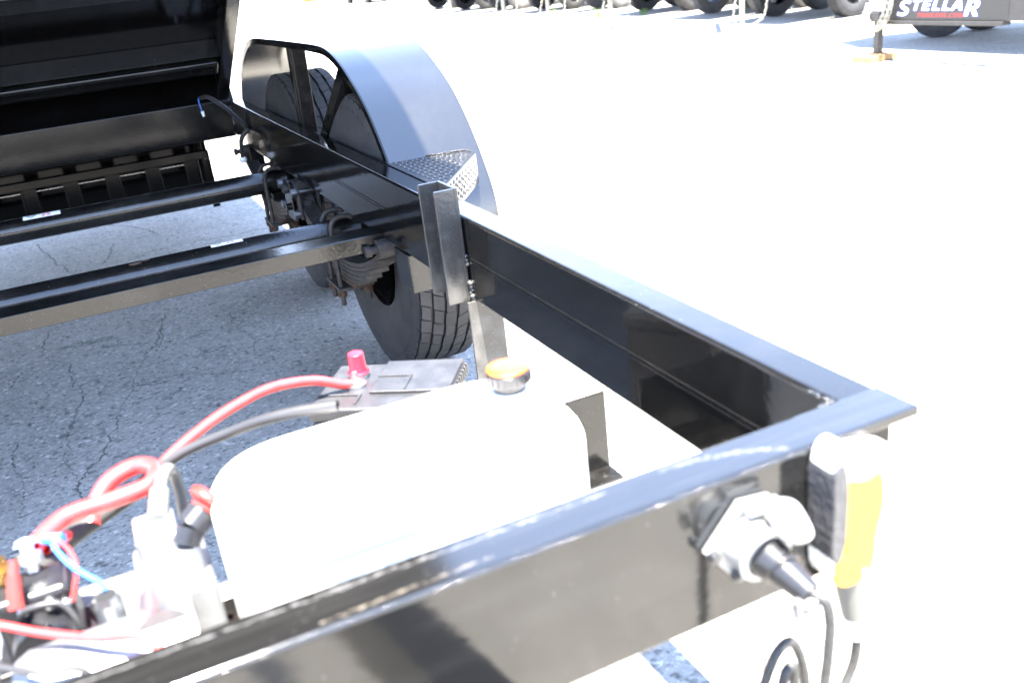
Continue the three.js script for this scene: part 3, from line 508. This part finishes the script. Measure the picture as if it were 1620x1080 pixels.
solo('battery_cable', TU([[0.254, 0.504, -1.180], [0.235, 0.509, -1.178], [0.20, 0.526, -1.176], [0.138, 0.54, -1.161], [0.083, 0.54, -1.134], [0.03, 0.535, -1.098], [-0.012, 0.525, -1.068], [-0.043, 0.515, -1.041], [-0.098, 0.51, -1.0], [-0.14, 0.545, -0.91]], 0.0068, 12, 90), M.red, 'red cable running from the battery bolt to the black solenoid', 'cable');
solo('cable_loop', TU([[-0.10, 0.522, -0.97], [-0.092, 0.535, -0.986], [-0.073, 0.55, -1.003], [-0.043, 0.557, -1.008], [-0.024, 0.559, -0.982], [-0.033, 0.558, -0.952], [-0.071, 0.555, -0.948], [-0.117, 0.553, -0.946], [-0.148, 0.55, -0.91]], 0.0095, 12, 90), M.red, 'thick red cable bent back in a tight loop above the pavement', 'cable');
{ const t = thing('ground_cable', 'black cable with a fabric sheath crossing the corner of the white reservoir', 'cable', [0, 0.5, -0.95]);
  part(t, 'conductor', TU([[0.17, 0.610, -0.90], [0.128, 0.605, -0.925], [0.097, 0.597, -0.945], [0.058, 0.575, -0.985], [0.009, 0.556, -1.010], [-0.03, 0.538, -1.015], [-0.06, 0.528, -0.998]], 0.0062, 12, 70), M.wire);
  part(t, 'sheath', TU([[-0.055, 0.530, -1.0], [-0.085, 0.525, -0.985], [-0.123, 0.522, -0.955], [-0.15, 0.525, -0.90]], 0.0105, 14, 40), M.sheath); }
{
  const t = thing('hydraulic_pump', 'silver electric hydraulic pump with aluminium valve block beside the white reservoir', 'pump', [-0.09, 0.4, -0.78]);
  part(t, 'motor', [CY([-0.15, 0.50, -0.72], [-0.02, 0.50, -0.72], 0.052, 0.052, 40), CY([-0.162, 0.50, -0.72], [-0.15, 0.50, -0.72], 0.046, 0.052, 40), CY([-0.23, 0.49, -0.72], [-0.162, 0.49, -0.72], 0.03, 0.03)], M.cast);
  const v = part(t, 'valve_block', [BX(-0.065, 0.005, 0.4005, 0.525, -0.89, -0.785, 0.006), BX(-0.056, -0.016, 0.5245, 0.562, -0.885, -0.83, 0.004), CY([-0.012, 0.5245, -0.815], [-0.012, 0.554, -0.815], 0.012)], M.cast);
  part(v, 'hose_fitting', [CY([-0.032, 0.562, -0.862], [-0.024, 0.572, -0.90], 0.010), TU([[-0.024, 0.572, -0.90], [-0.018, 0.575, -0.925], [-0.010, 0.570, -0.95], [-0.006, 0.545, -0.965], [-0.008, 0.50, -0.968]], 0.0065, 12, 30)], M.clearHose);
  part(v, 'cartridge', [CY([-0.045, 0.52, -0.785], [-0.045, 0.535, -0.715], 0.022, 0.022, 24), CY([-0.045, 0.535, -0.715], [-0.045, 0.537, -0.705], 0.026, 0.026, 24)], M.steel);
  part(v, 'plug_fitting', [CY([-0.085, 0.53, -0.76], [-0.085, 0.556, -0.76], 0.013, 0.013, 6), CY([-0.085, 0.556, -0.76], [-0.085, 0.563, -0.76], 0.011, 0.009, 24)], M.bolt);
  part(v, 'release_stem', [CY([-0.012, 0.555, -0.815], [-0.004, 0.568, -0.820], 0.013), CY([-0.004, 0.568, -0.820], [0.010, 0.576, -0.826], 0.015)], M.plastic);
  part(v, 'release_knob', [LA([[0.0001, -0.006], [0.017, -0.006], [0.021, -0.002], [0.021, 0.003], [0.016, 0.007], [0.0001, 0.008]], 28).rotateZ(-0.95).rotateY(0.35).translate(0.019, 0.583, -0.832), CY([0.010, 0.576, -0.826], [0.017, 0.580, -0.830], 0.014, 0.017)], M.knob, 'red release knob');
  part(t, 'mounting_channel', [BX(-0.30, -0.06, 0.4005, 0.47, -0.935, -0.905, 0.004), BX(-0.30, -0.06, 0.470, 0.474, -0.935, -0.86, 0.001)], M.cast);
  const s = part(t, 'solenoid', [BX(-0.185, -0.118, 0.474, 0.548, -0.875, -0.825, 0.008), CY([-0.15, 0.50, -0.83], [-0.15, 0.50, -0.80], 0.028, 0.026, 28), BX(-0.195, -0.108, 0.4742, 0.482, -0.885, -0.815, 0.002)], M.plastic);
  part(s, 'stud', [CY([-0.148, 0.548, -0.865], [-0.148, 0.572, -0.875], 0.006), CY([-0.148, 0.556, -0.868], [-0.148, 0.566, -0.872], 0.013, 0.013, 6), CY([-0.148, 0.572, -0.875], [-0.148, 0.578, -0.878], 0.012, 0.008, 20)], M.steel);
  part(s, 'stud', [CY([-0.172, 0.548, -0.865], [-0.172, 0.572, -0.865], 0.006), CY([-0.172, 0.550, -0.865], [-0.172, 0.562, -0.865], 0.0125, 0.0125, 6)], M.brass);
  part(s, 'terminal_screws', [SP(-0.137, 0.535, -0.822, 0.006), SP(-0.125, 0.53, -0.823, 0.005), SP(-0.16, 0.535, -0.822, 0.005)], M.steel);
}
{
  const W = (n, pts, r, m, l) => solo(n, TU(pts, r, 8, 40), m, l, 'wire');
  const b = thing('control_wire', 'blue wire with a crimped blue sleeve at the black solenoid', 'wire', [-0.12, 0.5, -0.85]);
  part(b, 'strand', TU([[-0.129, 0.56, -0.89], [-0.122, 0.565, -0.856], [-0.109, 0.563, -0.822], [-0.088, 0.558, -0.788], [-0.085, 0.563, -0.765]], 0.0026, 8, 40), M.blue);
  part(b, 'crimp_sleeve', CY([-0.136, 0.562, -0.895], [-0.118, 0.562, -0.885], 0.0055), M.blue);
  W('thin_wire', [[-0.126, 0.562, -0.888], [-0.113, 0.566, -0.855], [-0.108, 0.56, -0.825], [-0.118, 0.535, -0.815]], 0.0022, M.red, 'thin red wire arching beside the blue wire');
  W('motor_wire', [[-0.20, 0.575, -0.775], [-0.167, 0.574, -0.752], [-0.135, 0.568, -0.729], [-0.094, 0.566, -0.698], [-0.06, 0.566, -0.677], [-0.045, 0.556, -0.655]], 0.0035, M.red, 'red wire lying across the silver pump motor');
  W('thin_wire', [[-0.165, 0.53, -0.822], [-0.15, 0.55, -0.80], [-0.125, 0.548, -0.795], [-0.115, 0.52, -0.79], [-0.118, 0.50, -0.80]], 0.003, M.wire, 'thin black wire looped over the front of the solenoid');
  W('thin_wire', [[-0.20, 0.55, -0.76], [-0.17, 0.557, -0.72], [-0.14, 0.560, -0.69], [-0.11, 0.552, -0.685], [-0.10, 0.535, -0.676]], 0.003, M.wire, 'thin black wire resting on the silver pump motor');
  const r = solo('insulating_boot', [CY([-0.162, 0.545, -0.815], [-0.158, 0.57, -0.828], 0.007, 0.006), CY([-0.158, 0.57, -0.828], [-0.155, 0.582, -0.835], 0.005, 0.004)], M.knob, 'small red insulating boot on a solenoid terminal', 'boot');
}

// ------------------------------------------------------------------ plug, its socket and the wrapped bundle on the front beam
{
  const t = thing('plug_socket', 'silver cast seven way socket with raised lid bolted to the front beam', 'socket', [0.40, 0.53, -0.52]);
  const plate = new THREE.Shape(); const q = [[-0.034, -0.002], [-0.010, -0.032], [0.024, -0.028], [0.034, 0.002], [0.028, 0.029], [-0.001, 0.033]]; q.forEach(([x, y], i) => i ? plate.lineTo(x, y) : plate.moveTo(x, y));
  part(t, 'mounting_plate', new THREE.ExtrudeGeometry(plate, { depth: 0.005, bevelEnabled: true, bevelSize: 0.0015, bevelThickness: 0.0015, bevelSegments: 2 }).translate(0.400, 0.574, -0.5185), M.bright);
  part(t, 'barrel', [CY([0.401, 0.574, -0.512], [0.404, 0.570, -0.490], 0.024, 0.023, 32), LA([[0.019, 0.003], [0.0245, 0.003], [0.0255, 0], [0.0245, -0.003], [0.019, -0.003]], 32).rotateX(Math.PI / 2 + 0.15).translate(0.404, 0.570, -0.490)], M.bright);
  for (const [x, y] of [[0.368, 0.571], [0.391, 0.544], [0.427, 0.601], [0.424, 0.548]]) part(t, 'bolt', [CY([x, y, -0.5115], [x, y, -0.5045], 0.0052, 0.0052, 6), CY([x, y, -0.5045], [x, y, -0.502], 0.003, 0.003, 10)], M.bolt);
  const lid = part(t, 'lid', new THREE.ExtrudeGeometry(rrect(-0.016, 0.016, -0.018, 0.018, 0.013), { depth: 0.003, bevelEnabled: true, bevelSize: 0.002, bevelThickness: 0.002, bevelSegments: 3 }).rotateX(-Math.PI / 2).rotateX(0.55).rotateZ(-0.32).translate(0.424, 0.596, -0.486), M.bright);
  part(lid, 'hinge', [CY([0.398, 0.605, -0.503], [0.433, 0.598, -0.503], 0.0045), BX(0.400, 0.432, 0.598, 0.606, -0.512, -0.504, 0.002)], M.bright);
  const p = thing('trailer_plug', 'black plug with metal clamp and grey cord coiled below the front beam', 'plug', [0.41, 0.45, -0.44]);
  part(p, 'plug_body', [CY([0.404, 0.570, -0.489], [0.4075, 0.565, -0.478], 0.0185, 0.0165, 28), CY([0.4075, 0.565, -0.478], [0.415, 0.553, -0.450], 0.0145, 0.0105, 28), LA([[0.0145, -0.002], [0.0168, -0.002], [0.0172, 0], [0.0168, 0.002], [0.0145, 0.002]], 28).rotateX(Math.PI / 2 + 0.45).translate(0.4082, 0.564, -0.4755)], M.plastic);
  part(p, 'clamp', [BX(-0.014, 0.014, -0.004, 0.004, -0.006, 0.006, 0.002).rotateZ(0.25).translate(0.411, 0.548, -0.447), BX(-0.003, 0.003, -0.009, 0.009, -0.004, 0.004, 0.0015).translate(0.400, 0.547, -0.446)], M.cast);
  for (const [x, y] of [[0.403, 0.549], [0.420, 0.553]]) part(p, 'clamp_screw', CY([x, y, -0.443], [x, y, -0.438], 0.0035, 0.003, 10), M.bolt);
  part(p, 'cord', TU([[0.414, 0.555, -0.452], [0.420, 0.551, -0.440], [0.423, 0.535, -0.437], [0.424, 0.505, -0.438], [0.422, 0.46, -0.440], [0.419, 0.40, -0.442], [0.416, 0.34, -0.446], [0.41, 0.30, -0.46], [0.402, 0.305, -0.485], [0.404, 0.36, -0.497], [0.412, 0.425, -0.50], [0.428, 0.452, -0.502], [0.442, 0.455, -0.503], [0.455, 0.43, -0.503], [0.458, 0.38, -0.50], [0.44, 0.335, -0.495], [0.422, 0.35, -0.485], [0.419, 0.40, -0.487], [0.427, 0.437, -0.491], [0.435, 0.44, -0.492], [0.438, 0.42, -0.492], [0.437, 0.37, -0.492], [0.45, 0.335, -0.495], [0.49, 0.365, -0.497], [0.512, 0.40, -0.498], [0.514, 0.436, -0.496]], 0.0046, 10, 360), M.sheath);
  const b = thing('wrapped_bundle', 'plastic wrapped bundle with yellow and black tape hanging at the beam corner', 'bundle', [0.505, 0.44, -0.495]);
  const rag = (pts, z0, z1, r) => new THREE.ExtrudeGeometry(new THREE.Shape(new THREE.CatmullRomCurve3(pts.map(([x, y]) => V(x, y, 0)), true, 'centripetal', 0.5).getPoints(60).map(v => new THREE.Vector2(v.x, v.y))), { depth: z1 - z0 - 2 * r, bevelEnabled: true, bevelSize: r * 0.6, bevelThickness: r, bevelSegments: 3 }).translate(0, 0, z0 + r);
  part(b, 'plastic_film', [rag([[0.479, 0.628], [0.489, 0.637], [0.503, 0.627], [0.528, 0.622], [0.549, 0.612], [0.553, 0.565], [0.546, 0.512], [0.522, 0.501], [0.498, 0.508], [0.480, 0.514], [0.478, 0.57]], -0.5195, -0.490, 0.004), CY([0.514, 0.432, -0.498], [0.510, 0.512, -0.504], 0.008, 0.017, 14)], M.wrap);
  part(b, 'yellow_tape', [rag([[0.488, 0.606], [0.505, 0.602], [0.523, 0.604], [0.528, 0.575], [0.522, 0.545], [0.518, 0.513], [0.502, 0.503], [0.482, 0.508], [0.479, 0.528], [0.489, 0.540], [0.486, 0.575]], -0.510, -0.4875, 0.002)], M.yellow);
  part(b, 'black_tape', [rag([[0.4755, 0.618], [0.4815, 0.626], [0.4865, 0.612], [0.4875, 0.575], [0.4855, 0.545], [0.480, 0.532], [0.4750, 0.537], [0.4745, 0.58]], -0.5197, -0.4872, 0.002)], M.tape);
  part(b, 'dark_film', [CY([0.5138, 0.455, -0.4995], [0.5105, 0.502, -0.5035], 0.0125, 0.0176, 14)], M.clearHose);
}

// ------------------------------------------------------------------ trailers parked behind
function chainGeo(pts, n, r = 0.011) {
  const c = new THREE.CatmullRomCurve3(pts.map(p => V(...p))), gs = [];
  for (let i = 0; i < n; i++) {
    const p = c.getPointAt((i + 0.5) / n), d = c.getTangentAt((i + 0.5) / n);
    const g = new THREE.TorusGeometry(r, r * 0.3, 6, 10).scale(1.7, 1, 1).rotateX(i % 2 ? Math.PI / 2 : 0);
    g.applyQuaternion(new THREE.Quaternion().setFromUnitVectors(V(1, 0, 0), d)); gs.push(g.translate(p.x, p.y, p.z));
  }
  return gs;
}
{ // the one with lettering on its tongue
  const t = thing('tongue_trailer', 'grey brown trailer tongue with STELLAR lettering, chains and a jack on a plank', 'trailer', [5.72, 0, -5.0]);
  const A = [5.74, -5.62], Bq = [5.64, -4.20];
  const leg = part(t, 'tongue_beam', [BX(5.66, 5.72, 0.30, 0.47, -5.45, -3.6, 0.006).rotateY(0)], M.greyPaint);
  part(leg, 'lower_angle', [BX(5.64, 5.73, 0.27, 0.2995, -5.44, -4.45, 0.004)], M.greyPaint);
  part(t, 'coupler', [BX(5.64, 5.76, 0.36, 0.46, -5.62, -5.4505, 0.01), CY([5.70, 0.36, -5.66], [5.70, 0.42, -5.66], 0.05, 0.035), BX(5.67, 5.73, 0.40, 0.44, -5.60, -5.48, 0.01)], M.steel);
  part(t, 'jack', [BX(5.66, 5.71, 0.05, 0.36, -5.58, -5.53, 0.004), BX(5.62, 5.76, 0.29, 0.36, -5.60, -5.50, 0.004), BX(5.655, 5.715, 0.45, 1.0, -5.585, -5.525, 0.004)], M.greyPaint);
  part(t, 'safety_chain', chainGeo([[5.62, 0.52, -5.40], [5.61, 0.34, -5.44], [5.61, 0.24, -5.52], [5.61, 0.30, -5.60], [5.62, 0.36, -5.60]], 22, 0.016), M.zinc);
  part(t, 'safety_chain', chainGeo([[5.61, 0.54, -5.36], [5.60, 0.36, -5.38], [5.60, 0.25, -5.46], [5.60, 0.25, -5.55], [5.61, 0.34, -5.61]], 22, 0.016), M.zinc);
  part(t, 'deck', [BX(6.15, 7.9, 0.62, 0.72, -6.1, -1.2, 0.01), BX(5.66, 6.3, 0.5, 0.60, -3.9, -3.5, 0.01), BX(6.15, 7.9, 0.48, 0.62, -3.6, -3.4, 0.01)], M.greyPaint);
  const sh = new THREE.Shape([[6.38, 6.6], [6.8, 6.6], [7.9, 6.1], [6.15, 6.1]].map(p => new THREE.Vector2(...p)));
  part(t, 'deck_nose', new THREE.ExtrudeGeometry(sh, { depth: 0.08, bevelEnabled: false }).rotateX(-Math.PI / 2).translate(0, 0.63, 0), M.greyPaint);
  for (const z of [-2.4, -1.6]) wheel(t, [6.0, 0.345, z], -1, farTyre, M.rubber, M.rimGrey);
  for (const [x, z] of [[6.94, -6.1], [7.42, -6.05]]) { const w = wheel(t, [x, 0.255, z], 1, farTyre, M.rubber, M.black); w.rotation.set(0, 3.86, 0); w.scale.setScalar(0.74); }
  for (const z of [-2.4, -1.6]) wheel(t, [8.05, 0.345, z], 1, farTyre, M.rubber, M.rimGrey);
  const c = document.createElement('canvas'); c.width = 1024; c.height = 192; const x = c.getContext('2d');
  x.fillStyle = '#24221f'; x.fillRect(0, 0, 1024, 192);
  x.save(); x.transform(1, 0, -0.28, 1, 40, 0); x.lineJoin = 'miter';
  x.font = 'bold 150px sans-serif'; x.strokeStyle = '#16245e'; x.lineWidth = 16; x.fillStyle = '#ffffff';
  let px = 20; for (const [ch, big] of [['S', 1], ['T', 0], ['E', 0], ['L', 0], ['L', 0], ['A', 0], ['R', 1]]) { x.font = `bold ${big ? 190 : 132}px sans-serif`; const by = big ? 165 : 118; x.save(); x.translate(px, by); x.scale(1.22, 1); x.strokeText(ch, 0, 0); x.fillText(ch, 0, 0); px += x.measureText(ch).width * 1.22 + 6; x.restore(); }
  x.restore();
  x.font = 'bold italic 50px sans-serif'; x.fillStyle = '#9c1512'; x.save(); x.translate(215, 176); x.scale(1.25, 1); x.fillText('TRAILERS.COM', 0, 0); x.restore();
  const ct = new THREE.CanvasTexture(c); ct.colorSpace = THREE.SRGBColorSpace; ct.anisotropy = 8;
  const lm = new THREE.Mesh(new THREE.PlaneGeometry(0.96, 0.150), ST({ map: ct, roughness: 0.5 })); lm.name = 'lettering'; lm.rotation.y = -Math.PI / 2; lm.position.set(5.6585 - 5.72, 0.386, -4.90 + 5.0); t.add(lm);
  const k = solo('wood_plank', BX(5.52, 5.80, 0.004, 0.048, -5.66, -5.46, 0.004).rotateY(0), M.wood, 'short pale wooden plank under the trailer jack', 'plank');
}
const PK = 'trailers parked in a row behind';
function parked(label, J, wx, zn, zf, grey) { // jack foot J, wheels at wx, near and far side z
  const [jx, jz] = J, zc = (zn + zf) / 2, t = thing('parked_trailer', label, 'trailer', [wx[0], 0, zc], PK), rb = grey ? M.oldRubber : M.rubber;
  for (const x of wx) for (const [z, s] of [[zn - 0.1, -1], [zf + 0.1, 1]]) { const w = wheel(t, [x, 0.300, z], 1, farTyre, rb, grey ? M.rimGrey : M.black); w.scale.setScalar(0.87); w.rotation.set(0, s < 0 ? -Math.PI / 2 : Math.PI / 2, 0); }
  const L = (a, b) => { const A = V(...a), B = V(...b), d = B.clone().sub(A), n = d.length(); return BX(-0.03, 0.03, -0.06, 0.06, 0, n, 0.004).applyQuaternion(new THREE.Quaternion().setFromUnitVectors(V(0, 0, 1), d.normalize())).translate(A.x, A.y, A.z); };
  for (const z of [zn, zf]) part(t, 'tongue_leg', L([jx - 0.25, 0.56, jz], [wx[0] - 0.75, 0.56, z]), M.greyPaint);
  part(t, 'deck', [BX(wx[0] - 0.8, wx[1] + 1.4, 0.62, 0.74, zf + 0.2, zn - 0.2, 0.01)], M.greyPaint);
  part(t, 'side_wall', [BX(wx[0] - 0.8, wx[1] + 1.4, 0.7405, 1.3, zn - 0.23, zn - 0.2, 0.005)], M.greyPaint);
  part(t, 'side_wall', [BX(wx[0] - 0.8, wx[1] + 1.4, 0.7405, 1.3, zf + 0.2, zf + 0.23, 0.005)], M.greyPaint);
  for (const x of wx) part(t, 'axle', CY([x, 0.33, zf + 0.1], [x, 0.33, zn - 0.1], 0.04), M.greyPaint);
  part(t, 'spring', [BX(wx[0] - 0.35, wx[1] + 0.35, 0.40, 0.46, zn - 0.30, zn - 0.24, 0.01), BX(wx[0] - 0.35, wx[1] + 0.35, 0.40, 0.46, zf + 0.24, zf + 0.30, 0.01), BX(wx[0] - 0.3, wx[1] + 0.3, 0.4605, 0.619, zn - 0.29, zn - 0.25, 0.01), BX(wx[0] - 0.3, wx[1] + 0.3, 0.4605, 0.619, zf + 0.25, zf + 0.29, 0.01)], M.greyPaint);
  part(t, 'jack', [BX(jx - 0.022, jx + 0.022, 0.012, 0.9, jz - 0.022, jz + 0.022, 0.004), BX(jx - 0.09, jx + 0.09, 0.0, 0.0118, jz - 0.09, jz + 0.09, 0.002), BX(jx - 0.1, jx + 0.3, 0.5, 0.62, jz - 0.06, jz + 0.06, 0.01)], M.zinc);
  part(t, 'coupler', [BX(jx - 0.45, jx - 0.1005, 0.51, 0.62, jz - 0.06, jz + 0.06, 0.02)], M.steel);
  if (jz > -16) part(t, 'safety_chain', chainGeo([[jx - 0.1, 0.52, jz + 0.08], [jx - 0.2, 0.12, jz + 0.12], [jx - 0.12, 0.06, jz + 0.2], [jx + 0.1, 0.14, jz + 0.24], [jx + 0.2, 0.5, jz + 0.2]], 34, 0.011), M.zinc);
}
parked('parked trailer with black tyres, first in the row beyond the lettered tongue', [7.0, -8.86], [8.25, 9.0], -8.4, -9.9, false);
parked('parked trailer with faded grey tyres, second in the row beyond the lettered tongue', [6.75, -11.3], [8.55, 9.2], -10.2, -11.6, true);
parked('parked trailer with black tyres, third in the row beyond the lettered tongue', [6.69, -13.0], [8.85, 9.5], -12.3, -13.8, false);
parked('parked trailer with faded grey tyres, fourth in the row beyond the lettered tongue', [7.2, -15.7], [9.25, 9.95], -15.0, -16.0, true);
parked('parked trailer with black tyres, fifth in the row beyond the lettered tongue', [6.99, -17.7], [9.1, 9.8], -16.5, -18.0, false);
parked('parked trailer with faded grey tyres, sixth in the row beyond the lettered tongue', [7.3, -20.0], [9.15, 9.9], -18.9, -20.2, true);
parked('parked trailer with black tyres, seventh in the row beyond the lettered tongue', [7.6, -22.5], [9.2, 9.9], -20.8, -22.4, false);
parked('parked trailer with black tyres, last in the row beyond the lettered tongue', [8.0, -25.5], [9.5, 10.2], -23.4, -25.0, false);

// weeds in the joints under the parked trailers
function weed(x, z, n, h) { const gs = []; for (let i = 0; i < n; i++) { const a = rnd() * 6.28, r = rnd() * rnd() * 0.07, l = h * R(0.4, 1), b = R(0.2, 0.7); const g = new THREE.PlaneGeometry(0.012, l, 1, 3).translate(0, l / 2, 0), p = g.attributes.position; for (let k = 0; k < p.count; k++) { const t = p.getY(k) / l; p.setX(k, p.getX(k) * (1 - 0.85 * t)); p.setZ(k, b * l * t * t); } g.computeVertexNormals(); gs.push(g.rotateY(a).translate(x + Math.cos(a) * r, 0.001, z + Math.sin(a) * r * 2)); } return gs; }
{
  const spots = [[8.1, -7.1], [8.0, -7.6], [7.75, -6.6], [7.6, -7.2], [8.6, -10.9], [8.8, -9.2], [7.9, -13.6], [8.3, -12.9], [7.8, -17.3], [8.3, -15.9], [9.0, -7.0], [8.2, -5.6], [8.35, -5.2], [8.3, -4.9]];
  spots.forEach(([x, z]) => solo('weed_clump', weed(x, z, 60, R(0.10, 0.2)), M.weed, 'low green weeds sprouting from the asphalt under the parked trailers', 'weed', 'weed clumps by the parked trailers'));
}
{ // far end of the lot
  const b = solo('grey_barrel', LA([[0.0001, 0], [0.42, 0], [0.46, 0.1], [0.46, 1.2], [0.44, 1.25], [0.0001, 1.25]], 28).translate(10.2, 0.001, -45.5), M.carPaint, 'pale grey round barrel at the far edge of the lot', 'barrel');
  const r = thing('steel_rack', 'silver tube rack standing beside the pale barrel', 'rack', [9.9, 0, -50]);
  for (const x of [9.2, 10.4]) for (const z of [-50.4, -49.6]) part(r, 'leg', CY([x, 0, z], [x, 1.2, z], 0.05), M.steel);
  for (const y of [0.18, 0.7, 1.2]) part(r, 'rail', [BX(9.15, 10.45, y - 0.05, y + 0.05, -49.56, -49.5, 0.01), BX(9.15, 10.45, y - 0.05, y + 0.05, -50.5, -50.44, 0.01)], M.steel);
  const p = thing('block_pallet', 'wooden pallet of orange blocks at the far edge of the lot', 'pallet', [11.3, 0, -46]);
  part(p, 'pallet', [BX(10.7, 12.0, 0.0, 0.14, -46.5, -45.5, 0.01)], M.white);
  for (let i = 0; i < 6; i++) part(p, 'block', BX(10.75 + i * 0.205, 10.9 + i * 0.205, 0.1405, 0.5, -46.0, -45.5, 0.01), M.orange);
  const c = thing('parked_car', 'pale car with red tail lights parked at the far edge of the lot', 'car', [12.2, 0, -37]);
  part(c, 'body', [BX(11.3, 13.1, 0.25, 0.85, -41, -36.8, 0.14), BX(11.45, 12.95, 0.85, 1.4, -40, -37.6, 0.2)], M.carPaint);
  part(c, 'rear_window', BX(11.6, 12.8, 0.95, 1.3, -37.64, -37.58, 0.02), M.glass);
  for (const x of [11.42, 12.75]) part(c, 'tail_light', BX(x, x + 0.24, 0.42, 0.75, -36.83, -36.76, 0.02), M.tail);
  for (const x of [11.42, 12.98]) for (const z of [-37.6, -40.2]) wheel(c, [x, 0.345, z], x < 12 ? -1 : 1, farTyre, M.rubber, M.rimGrey);
}

scene.traverse(o => { if (o.isMesh) { o.castShadow = true; o.receiveShadow = true; } });
renderer.render(scene, camera);
